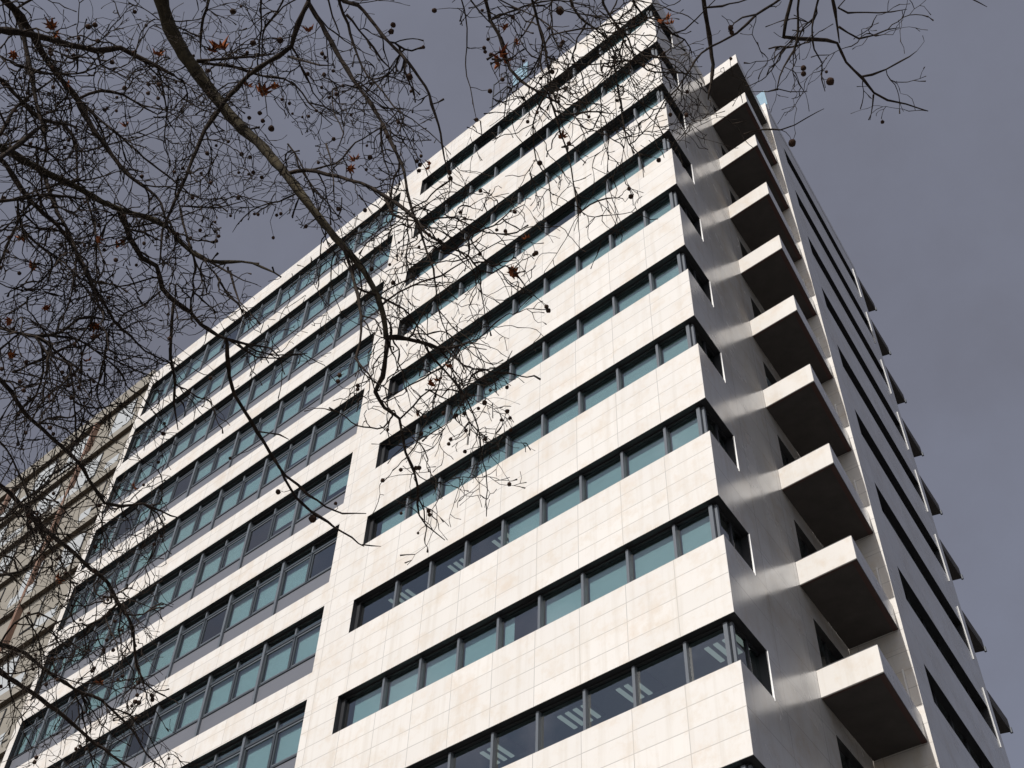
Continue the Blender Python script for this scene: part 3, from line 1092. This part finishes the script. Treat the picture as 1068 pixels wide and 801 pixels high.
# top right
B(1, 3.0, 1.3, [(728, -40), (733, 0), (736, 24), (741, 47), (744, 66), (741, 86), (738, 104)], ext=True, tw=.8)
B(1, 1.4, .8, [(820, -15), (814, 0), (789, 15), (770, 34), (742, 50), (725, 65), (706, 95), (692, 106), (684, 122), (680, 140)], ext=True, tw=.8)
B(1, 1.0, .6, [(789, 15), (775, 18), (765, 25), (762, 32)], join=True, tw=.6)
B(1, 2.0, .9, [(829, -25), (825, 0), (821, 22), (819, 39), (835, 41), (851, 42), (875, 46), (883, 64), (900, 81), (911, 97), (925, 104), (945, 108), (968, 116)], ext=True, tw=.75)
B(1, 1.9, 1.0, [(868, -20), (869, 0), (873, 21), (875, 46)], ext=True, tw=.8)
B(1, 1.3, .7, [(834, -15), (832, 0), (832, 43), (825, 62), (814, 80), (811, 93), (825, 96), (842, 95)], ext=True, tw=.8)
B(1, .9, .6, [(811, 93), (800, 95), (784, 95)], join=True, tw=.5)
B(1, 1.1, .6, [(858, -15), (849, 28), (851, 50), (858, 64), (858, 82), (861, 95)], ext=True, tw=.8)
B(1, 1.0, .6, [(874, 8), (885, 14), (905, 13), (930, 13), (947, 10)], join=True, tw=.8)
B(1, 1.1, .6, [(875, 28), (885, 33), (896, 39), (910, 35), (925, 30), (938, 29)], join=True, tw=.8)
B(1, 1.1, .6, [(898, 80), (910, 78), (925, 72), (940, 65), (956, 53)], join=True, tw=.7)
B(1, .8, .5, [(911, 99), (911, 110), (909, 125)], join=True, tw=.8)
B(1, 1.0, .6, [(776, 140), (795, 136), (815, 135), (830, 131), (843, 124), (860, 114)], join=True, tw=.7)
B(1, 1.0, .6, [(735, 8), (752, 6), (770, 2), (790, -6)], join=True, tw=.7)
B(1, .9, .5, [(1000, -15), (1012, 0), (1020, 4), (1028, 8)], ext=True, tw=.1)

# left: branches of the second tree
B(2, 3.8, 2.6, [(-60, 10), (-20, 24), (0, 30), (30, 35), (50, 40), (75, 48), (101, 53), (124, 50), (139, 57), (165, 68), (182, 78)], ext=True, tw=1.1)
B(2, 4.2, 1.5, [(-40, -50), (-10, -15), (6, 4), (20, 20), (37, 47), (56, 75), (79, 101), (88, 120), (105, 146), (131, 178), (153, 197), (168, 212), (174, 232)], ext=True, tw=.9)
B(2, 1.5, .9, [(80, 104), (90, 110), (112, 131), (135, 150), (165, 176), (187, 193), (200, 205)], join=True, tw=1.0)
B(2, 1.6, .9, [(82, 103), (105, 96), (127, 100), (150, 112), (165, 120), (176, 110)], join=True, tw=1.0)
B(2, 2.6, 1.5, [(15, 12), (24, 36), (30, 62), (36, 90), (41, 120), (45, 129), (48, 160)], join=True, tw=1.0)
B(2, 2.3, 1.3, [(-40, 60), (0, 82), (20, 101), (43, 124), (65, 128), (79, 146), (82, 172), (84, 192)], ext=True, tw=1.0)
B(2, 1.9, 1.3, [(-30, 170), (0, 139), (15, 114), (30, 99), (56, 80)], ext=True, tw=.9)
B(2, 2.6, 2.0, [(-25, 185), (0, 165), (20, 150), (45, 129)], ext=True, tw=.6)
B(2, 4.6, 1.4, [(-60, 130), (-30, 142), (0, 154), (15, 161), (41, 176), (62, 186), (88, 199), (105, 210), (125, 219), (150, 227), (174, 238), (187, 251), (200, 262), (219, 272), (241, 273), (264, 275), (294, 289)], ext=True, tw=.8)
B(2, 3.3, 1.3, [(125, 220), (135, 247), (148, 268), (163, 277), (169, 300), (183, 315), (200, 325), (211, 337), (228, 349), (256, 360), (282, 365), (292, 372)], join=True, tw=.8)
B(2, 2.2, 1.2, [(235, 352), (237, 379), (241, 401), (249, 420), (262, 440), (269, 450), (282, 471), (292, 487), (303, 510), (316, 525), (325, 532), (342, 544), (380, 570)], join=True, tw=.3)
B(2, 1.7, .9, [(286, 478), (298, 497), (310, 506), (320, 517), (339, 529), (357, 535), (382, 536)], join=True, tw=.25)
B(2, 1.0, .7, [(269, 450), (282, 452), (292, 453), (302, 458)], join=True, tw=.3)
B(2, .9, .7, [(378, 568), (388, 568), (398, 569)], join=True, tw=.2)
B(2, 2.7, 1.2, [(-30, 140), (0, 163), (7, 172), (21, 195), (32, 210), (52, 229), (71, 249), (82, 268), (90, 289), (105, 312), (118, 335), (135, 349), (150, 364), (178, 380)], ext=True, tw=1.0)
B(2, 2.1, 1.2, [(47, 182), (56, 210), (69, 238), (80, 262), (94, 292), (104, 322)], join=True, tw=1.0)
B(2, 1.9, 1.1, [(-25, 212), (0, 210), (19, 209), (37, 204), (62, 204), (90, 208)], ext=True, tw=1.0)
B(2, 1.5, .9, [(19, 212), (19, 234), (11, 249), (0, 273), (-10, 300)], join=True, tw=1.0)
B(2, 1.4, .8, [(20, 225), (22, 236), (37, 253), (66, 274), (80, 287), (92, 305)], join=True, tw=1.0)
B(2, 1.3, .8, [(90, 202), (97, 225), (101, 255), (110, 275)], join=True, tw=1.1)
B(2, 2.3, 1.0, [(-30, 336), (0, 343), (20, 347), (37, 351), (62, 345), (82, 332), (97, 330), (115, 335)], ext=True, tw=1.0)
B(2, 1.4, .8, [(37, 351), (56, 364), (67, 375), (75, 401), (78, 446), (84, 470)], join=True, tw=.9)
B(2, 1.4, .9, [(39, 353), (45, 375), (43, 401), (32, 422), (28, 440)], join=True, tw=1.0)
B(2, 1.4, .9, [(13, 388), (32, 380), (50, 371), (75, 360), (90, 345), (105, 322)], join=True, tw=1.0)
B(2, 1.3, .8, [(47, 349), (80, 354), (105, 369), (130, 380), (150, 388), (165, 392)], join=True, tw=1.0)
B(2, 2.6, 1.2, [(-30, 372), (0, 397), (11, 410), (24, 431), (45, 449), (64, 467), (81, 482), (97, 508), (109, 525), (125, 528), (150, 526), (185, 540)], ext=True, tw=.9)
B(2, 2.6, 1.2, [(-30, 490), (0, 506), (19, 525), (50, 555), (69, 570), (94, 592), (112, 607), (124, 628), (138, 655), (144, 690), (152, 712), (172, 725)], ext=True, tw=.9)
B(2, 3.0, 1.3, [(-30, 680), (0, 700), (23, 717), (50, 735), (75, 755), (93, 771), (118, 788), (145, 805)], ext=True, tw=.7)
B(2, 2.1, 1.0, [(-30, 668), (0, 672), (28, 683), (50, 700), (78, 718), (105, 730), (123, 748), (140, 765), (152, 785), (170, 800)], ext=True, tw=.8)
B(2, 1.2, .7, [(114, 343), (107, 375), (101, 412), (109, 435), (112, 450)], join=True, tw=1.0)
B(2, 1.9, 1.0, [(181, 316), (180, 330), (178, 362), (182, 390), (182, 422), (187, 448)], join=True, tw=.7)
B(2, 1.1, .7, [(167, 304), (150, 319), (131, 328), (122, 339)], join=True, tw=1.1)
B(2, 1.4, .7, [(200, 262), (188, 215), (200, 215), (236, 214), (252, 210), (266, 204)], join=True, tw=.4)
B(2, 1.2, .6, [(200, 262), (210, 285), (219, 290)], join=True, tw=.9)
B(2, 1.3, .6, [(203, 262), (240, 284), (255, 292), (270, 297)], join=True, tw=.9)
B(2, 1.4, .7, [(240, 283), (245, 300), (249, 315), (260, 326)], join=True, tw=.6)
B(2, 1.3, .8, [(-20, 560), (0, 545), (30, 520), (55, 500), (80, 482)], ext=True, tw=1.4)
B(2, 1.3, .8, [(-20, 600), (5, 600), (30, 590), (50, 570), (58, 545)], ext=True, tw=1.4)
B(2, 1.1, .7, [(-15, 450), (5, 470), (22, 500), (30, 540), (25, 580)], ext=True, tw=1.4)
B(2, 1.1, .7, [(0, 672), (15, 650), (40, 640), (60, 650), (78, 640)], join=True, tw=1.2)
B(2, 1.0, .6, [(124, 628), (110, 645), (100, 650), (88, 665), (92, 688)], join=True, tw=1.2)
B(2, 1.1, .6, [(150, 526), (165, 535), (172, 550), (168, 565)], join=True, tw=1.4)
B(2, 1.0, .6, [(129, 640), (150, 640), (168, 628), (180, 632)], join=True, tw=1.2)

# ---- extra random limbs of the twiggy zones, each leaving a limb already there
ZONES = [(1, 190, 85, 26, 7), (2, 60, 120, 60, 10), (2, 40, 40, 45, 8), (2, 100, 240, 60, 8), (2, 90, 300, 60, 10), (2, 140, 330, 50, 10), (2, 30, 290, 35, 5), (1, 250, 40, 55, 6),
         (1, 330, 190, 40, 4), (1, 385, 225, 26, 7), (1, 470, 235, 38, 9), (1, 440, 300, 45, 8), (1, 490, 280, 36, 5), (1, 450, 380, 40, 8), (1, 505, 365, 30, 5),
         (1, 430, 470, 28, 4), (1, 545, 70, 35, 7), (1, 590, 45, 45, 9), (1, 655, 25, 40, 9), (1, 570, 100, 22, 6), (1, 640, 110, 40, 4), (1, 585, 180, 35, 3), (1, 370, 60, 45, 4),
         (2, 30, 520, 40, 9), (2, 20, 590, 35, 8), (2, 85, 520, 30, 6), (2, 120, 640, 26, 5), (2, 100, 690, 30, 4), (2, 50, 650, 40, 5), (2, 130, 60, 50, 5), (2, 20, 200, 35, 4), (2, 190, 300, 40, 5),
         (2, 170, 545, 22, 4), (1, 690, 40, 30, 4), (1, 800, 40, 45, 3), (1, 860, 50, 40, 3)]
for tr, u0, v0, rr, cnt in ZONES:
    nodes = [n for n in TREES[tr]['nodes'] if math.hypot(n[0] - u0, n[1] - v0) < rr * 1.3 + 12]
    if not nodes:
        nodes = sorted(TREES[tr]['nodes'], key=lambda n: math.hypot(n[0] - u0, n[1] - v0))[:4]
    for _ in range(int(cnt * (1.5 if u0 < 200 and v0 > 430 else .85))):
        nd = RND.choice(nodes)
        tgt = CAM + ray(u0 + RND.uniform(-rr, rr), v0 + RND.uniform(-rr, rr)).normalized() * (D(u0, v0) + RND.uniform(-.5, .5))
        d = tgt - nd[2]
        twig(TREES[tr], nd[2], d + Vector((RND.gauss(0, .15), RND.gauss(0, .15), RND.gauss(0, .15))), RND.uniform(.35, .75), RND.uniform(.0028, .0042), 0, RND.uniform(-.12, .0))

SIDE = [(2, 0, 0, 300, 430, 30), (1, 190, 0, 420, 210, 15), (2, 0, 430, 130, 760, 12), (1, 380, 150, 540, 430, 8), (1, 470, 0, 720, 60, 7)]
for tr, u0, v0, u1, v1, cnt in SIDE:
    nodes = [n for n in TREES[tr]['nodes'] if u0 - 30 < n[0] < u1 and v0 - 30 < n[1] < v1 and n[3] > .0055]
    for _ in range(cnt):
        nd = RND.choice(nodes)
        a = RND.gauss(.75, .8)
        L = RND.uniform(50, 150)
        pts = [(nd[0], nd[1])]
        for q in range(4):
            a += RND.gauss(0, .35)
            pts.append((pts[-1][0] + math.cos(a) * L / 4, pts[-1][1] + math.sin(a) * L / 4))
        if is_clear(*pts[-1]) or is_clear(*pts[2]):
            continue
        P = []
        sm = smooth_px(pts)
        d0 = (nd[2] - CAM).dot(ray(nd[0], nd[1]).normalized())
        sl = RND.uniform(-.7, .7)
        r0 = min(nd[3] * .8, RND.uniform(.0042, .0072))
        Rr = []
        for i, (u, v) in enumerate(sm):
            t = i / (len(sm) - 1)
            P.append(nd[2] if i == 0 else CAM + ray(u + RND.uniform(-1, 1), v + RND.uniform(-1, 1)).normalized() * (d0 + sl * t))
            Rr.append((r0 + (.0025 - r0) * t) * (1.25 if RND.random() < .2 else 1))
        TREES[tr]['twigs'].tube(P, Rr, 5, cap=False)
        for i in range(2, len(P)):
            TREES[tr]['nodes'].append((sm[i][0], sm[i][1], P[i], Rr[i]))
        grow(TREES[tr], P, Rr, sm, .9)

# ---- seed balls: those that stand out, then those hung on the twig tips
MARK = [(410, 26, 2.9), (408, 33, 3.0), (427, 80, 3.6), (453, 11, 2.6), (503, 11, 1.8), (509, 41, 1.8), (505, 50, 2.2), (506, 54, 2.0), (512, 57, 2.3), (511, 95, 2.6), (497, 125, 2.4), (584, 11, 4.5), (435, 168, 2.3), (438, 172, 2.4),
        (437, 178, 2.3), (469, 180, 2.6), (470, 186, 2.6), (537, 221, 2.3), (501, 199, 2.2), (563, 170, 3.0), (527, 241, 2.2), (528, 244, 2.0), (559, 264, 2.8), (570, 320, 2.6), (572, 324, 2.6), (656, 197, 2.2), (658, 205, 2.8), (687, 167, 2.6),
        (838, 71, 2.9), (838, 77, 2.8), (862, 75, 1.6), (866, 85, 4.2), (762, 29, 2.9), (763, 34, 2.6), (826, 149, 4.0), (640, 60, 2.3), (642, 65, 2.3), (576, 75, 2.6),
        (529, 429, 2.6), (532, 436, 2.0), (523, 438, 2.0), (506, 458, 2.4), (486, 449, 2.2), (470, 458, 2.1), (468, 463, 2.1), (485, 471, 2.2), (434, 488, 2.5), (437, 488, 2.6), (418, 490, 2.2), (399, 501, 2.4), (447, 533, 2.4), (448, 537, 2.2), (436, 556, 1.5),
        (476, 433, 2.3), (449, 446, 1.8), (499, 426, 2.0), (474, 435, 2.2), (410, 295, 2.6), (414, 267, 1.6), (416, 253, 1.4), (290, 513, 2.8), (326, 541, 4.2), (240, 478, 1.8), (373, 402, 2.2), (373, 406, 2.2), (350, 525, 2.0),
        (243, 12, 3.2), (264, 45, 3.2), (292, 42, 3.4), (336, 56, 2.2), (339, 60, 2.0), (321, 77, 2.2), (338, 78, 2.4), (260, 123, 2.2), (271, 118, 2.4), (283, 134, 3.4), (274, 126, 2.4), (252, 161, 2.4), (261, 164, 2.2), (249, 180, 1.6), (273, 185, 2.2), (249, 205, 2.0), (319, 236, 2.2), (285, 248, 1.8), (216, 160, 2.3), (348, 145, 2.2),
        (353, 218, 2.6), (386, 164, 2.8), (92, 28, 2.8), (99, 26, 2.6), (102, 43, 2.4), (117, 65, 2.4), (82, 40, 2.0), (161, 81, 2.2), (155, 88, 2.2), (130, 92, 2.6), (51, 98, 2.0), (148, 184, 2.2), (88, 256, 2.0), (20, 285, 2.0), (27, 378, 2.4), (63, 255, 2.0),
        (108, 678, 2.0), (98, 697, 1.9), (96, 700, 1.9), (118, 678, 2.0), (144, 712, 2.2), (141, 732, 2.4), (145, 733, 2.4), (159, 726, 2.0), (159, 730, 2.0), (158, 725, 2.0), (123, 709, 1.8), (38, 790, 2.0), (36, 795, 2.0), (120, 648, 1.8), (143, 725, 2.0), (30, 640, 2.0), (76, 391, 2.2), (110, 373, 1.6), (120, 373, 1.6), (14, 343, 2.0)]


def nearest(u, v):
    best = None
    for tr, T in TREES.items():
        for n in T['nodes']:
            d = math.hypot(n[0] - u, n[1] - v) * (1.0 if n[1] < v else 1.3)
            if best is None or d < best[0]:
                best = (d, tr, n)
    return best


BALLS = {1: [], 2: []}
for u, v, r in MARK:
    d, tr, n = nearest(u, v)
    dist = (n[2] - CAM).length
    c = CAM + ray(u, v).normalized() * dist
    rad = r * dist / F
    top = c + Vector((0, 0, rad))
    mid = (n[2] + top) / 2 + Vector((RND.uniform(-.02, .02), RND.uniform(-.02, .02), -.01))
    T = TREES[tr]
    T['twigs'].tube([n[2], n[2] * .6 + mid * .4 + Vector((RND.uniform(-.01,.01), 0, -.004)), mid, mid * .4 + top * .6, top], [.0022, .002, .0017, .0014, .0012], 4, cap=False)
    BALLS[tr].append((c, rad, r))
for tr, T in TREES.items():
    for p, _ in T['seeds']:
        pr = project(p)
        if not pr or not (-20 < pr[0] < 1088 and -20 < pr[1] < 820):
            continue
        if pr[0] > 720 and RND.random() < .85:
            continue
        L = RND.uniform(.03, .07)
        rad = RND.uniform(.0085, .0125)
        c = p + Vector((RND.uniform(-.01, .01), RND.uniform(-.01, .01), -L))
        T['twigs'].tube([p, (p + c) / 2 + Vector((.004, .003, 0)), c], [.0014, .0012, .0012], 3, cap=False)
        BALLS[tr].append((c, rad, rad / pr[2] * F))


def ball_mesh(mb, c, r):
    """a knobbly seed ball"""
    base = len(mb.v)
    nu, nv = 9, 6
    mb.v.append(tuple(c + Vector((0, 0, r))))
    for j in range(1, nv):
        th = math.pi * j / nv
        for i in range(nu):
            ph = 2 * math.pi * (i + .5 * (j % 2)) / nu
            rr = r * RND.uniform(.88, 1.1)
            mb.v.append((c.x + rr * math.sin(th) * math.cos(ph), c.y + rr * math.sin(th) * math.sin(ph), c.z + rr * math.cos(th)))
    mb.v.append(tuple(c - Vector((0, 0, r))))
    last = len(mb.v) - 1
    for i in range(nu):
        mb.f.append((base, base + 1 + i, base + 1 + (i + 1) % nu)); mb.m.append(0)
        for j in range(nv - 2):
            a = base + 1 + j * nu
            mb.f.append((a + i, a + nu + i, a + nu + (i + 1) % nu, a + (i + 1) % nu)); mb.m.append(0)
        a = base + 1 + (nv - 2) * nu
        mb.f.append((a + i, last, a + (i + 1) % nu)); mb.m.append(0)


def leaf_mesh(mb, c, size):
    """a curled, lobed dead leaf with a thickness"""
    lobes = [(0, 0), (.25, .12), (.6, .05), (.42, .3), (.95, .42), (.5, .52), (.62, .95), (.22, .68), (0, 1.15), (-.22, .66), (-.6, .92), (-.46, .5), (-.9, .4), (-.4, .28), (-.55, .03), (-.22, .1)]
    rot = Matrix.Rotation(RND.uniform(0, 6.28), 3, 'Z') @ Matrix.Rotation(RND.uniform(-1.2, 1.2), 3, 'X') @ Matrix.Rotation(RND.uniform(-1, 1), 3, 'Y')
    curl = RND.uniform(.7, 1.5)
    n = len(lobes)
    base = len(mb.v)
    for off in (0.0, .02):
        for x, y in lobes + [(0, .45)]:
            z = curl * (x * x * .6 + (y - .5) ** 2 * .5) + .12 * math.sin(7 * x + 3 * y) + off
            mb.v.append(tuple(c + rot @ (Vector((x * .8, y - 1.0, z)) * size)))
    for i in range(n):
        j = (i + 1) % n
        mb.f.append((base + i, base + j, base + n)); mb.m.append(0)
        mb.f.append((base + n + 1 + j, base + n + 1 + i, base + 2 * n + 1)); mb.m.append(0)
        mb.f.append((base + i, base + n + 1 + i, base + n + 1 + j, base + j)); mb.m.append(0)


LEAVES = [(222, 47, 9), (215, 52, 6), (269, 88, 8), (262, 92, 6), (286, 85, 5), (322, 35, 5), (527, 67, 10), (523, 62, 7), (526, 33, 5), (539, 40, 4), (55, 20, 6), (71, 83, 4), (60, 32, 5), (133, 128, 4), (120, 250, 5), (125, 254, 4), (25, 253, 6), (30, 272, 6), (165, 60, 5), (97, 345, 6),
          (94, 352, 5), (91, 376, 4), (50, 325, 4), (460, 394, 5), (445, 401, 5), (540, 279, 7), (537, 286, 6), (592, 140, 6), (545, 251, 5), (698, 20, 7), (694, 26, 5), (367, 170, 6), (369, 180, 5), (50, 415, 4), (447, 176, 5), (436, 433, 4), (60, 598, 6), (140, 510, 4), (98, 712, 5), (10, 365, 5), (9, 60, 5), (8, 340, 5), (470, 385, 4), (101, 255, 5)]
LV = {1: [], 2: []}
for u, v, s in LEAVES:
    d, tr, n = nearest(u, v)
    dist = (n[2] - CAM).length
    c = CAM + ray(u, v).normalized() * dist
    size = s * dist / F * 1.75
    T = TREES[tr]
    T['twigs'].tube([n[2], (n[2] + c) / 2 + Vector((0, 0, .01)), c], [.0022, .0018, .0015], 4, cap=False)
    LV[tr].append((c, size))

for tr, T in TREES.items():
    o = T['o']
    fk = T['fork']
    o.location = (fk.x, fk.y, GZ)
    inv = Vector((-fk.x, -fk.y, -GZ))

    def put(mb, name, ma, smooth=True, par=None):
        c = mb.build(name, ma, None, smooth)
        for vtx in c.data.vertices:
            vtx.co += inv
        c.parent = par or o
        return c
    tk = MB()
    hh = fk.z - GZ
    pts, rad = [], []
    for i in range(17):
        t = i / 16
        pts.append(Vector((fk.x + .10 * math.sin(t * 5) * (1 - t), fk.y + .08 * math.sin(t * 4 + 1) * (1 - t), GZ - .05 + (hh + .05) * t)))
        rad.append(.30 - .13 * t + (.12 * (1 - t / .15) if t < .15 else 0))
    tk.tube(pts, rad, 16)
    put(tk, 'trunk', M_LIMB)
    br_ = sorted(T['branches'], key=lambda b: -b[1])
    for i, (mb, r, big) in enumerate(br_):
        put(mb, 'branch', M_LIMB if r > .028 else M_TWIG)
    tw = put(T['twigs'], 'twigs', M_TWIG)
    tw['kind'] = 'stuff'
    bl = sorted(BALLS[tr], key=lambda b: -b[2])
    for c, r, _ in bl[:98]:
        q = MB()
        ball_mesh(q, c, r)
        put(q, 'seed_ball', M_SEED)
    if len(bl) > 98:
        q = MB()
        for c, r, _ in bl[98:]:
            ball_mesh(q, c, r)
        put(q, 'small_seed_balls', M_SEED)['kind'] = 'stuff'
    for c, s in LV[tr]:
        q = MB()
        leaf_mesh(q, c, s)
        put(q, 'withered_leaf', M_LEAF, smooth=False)
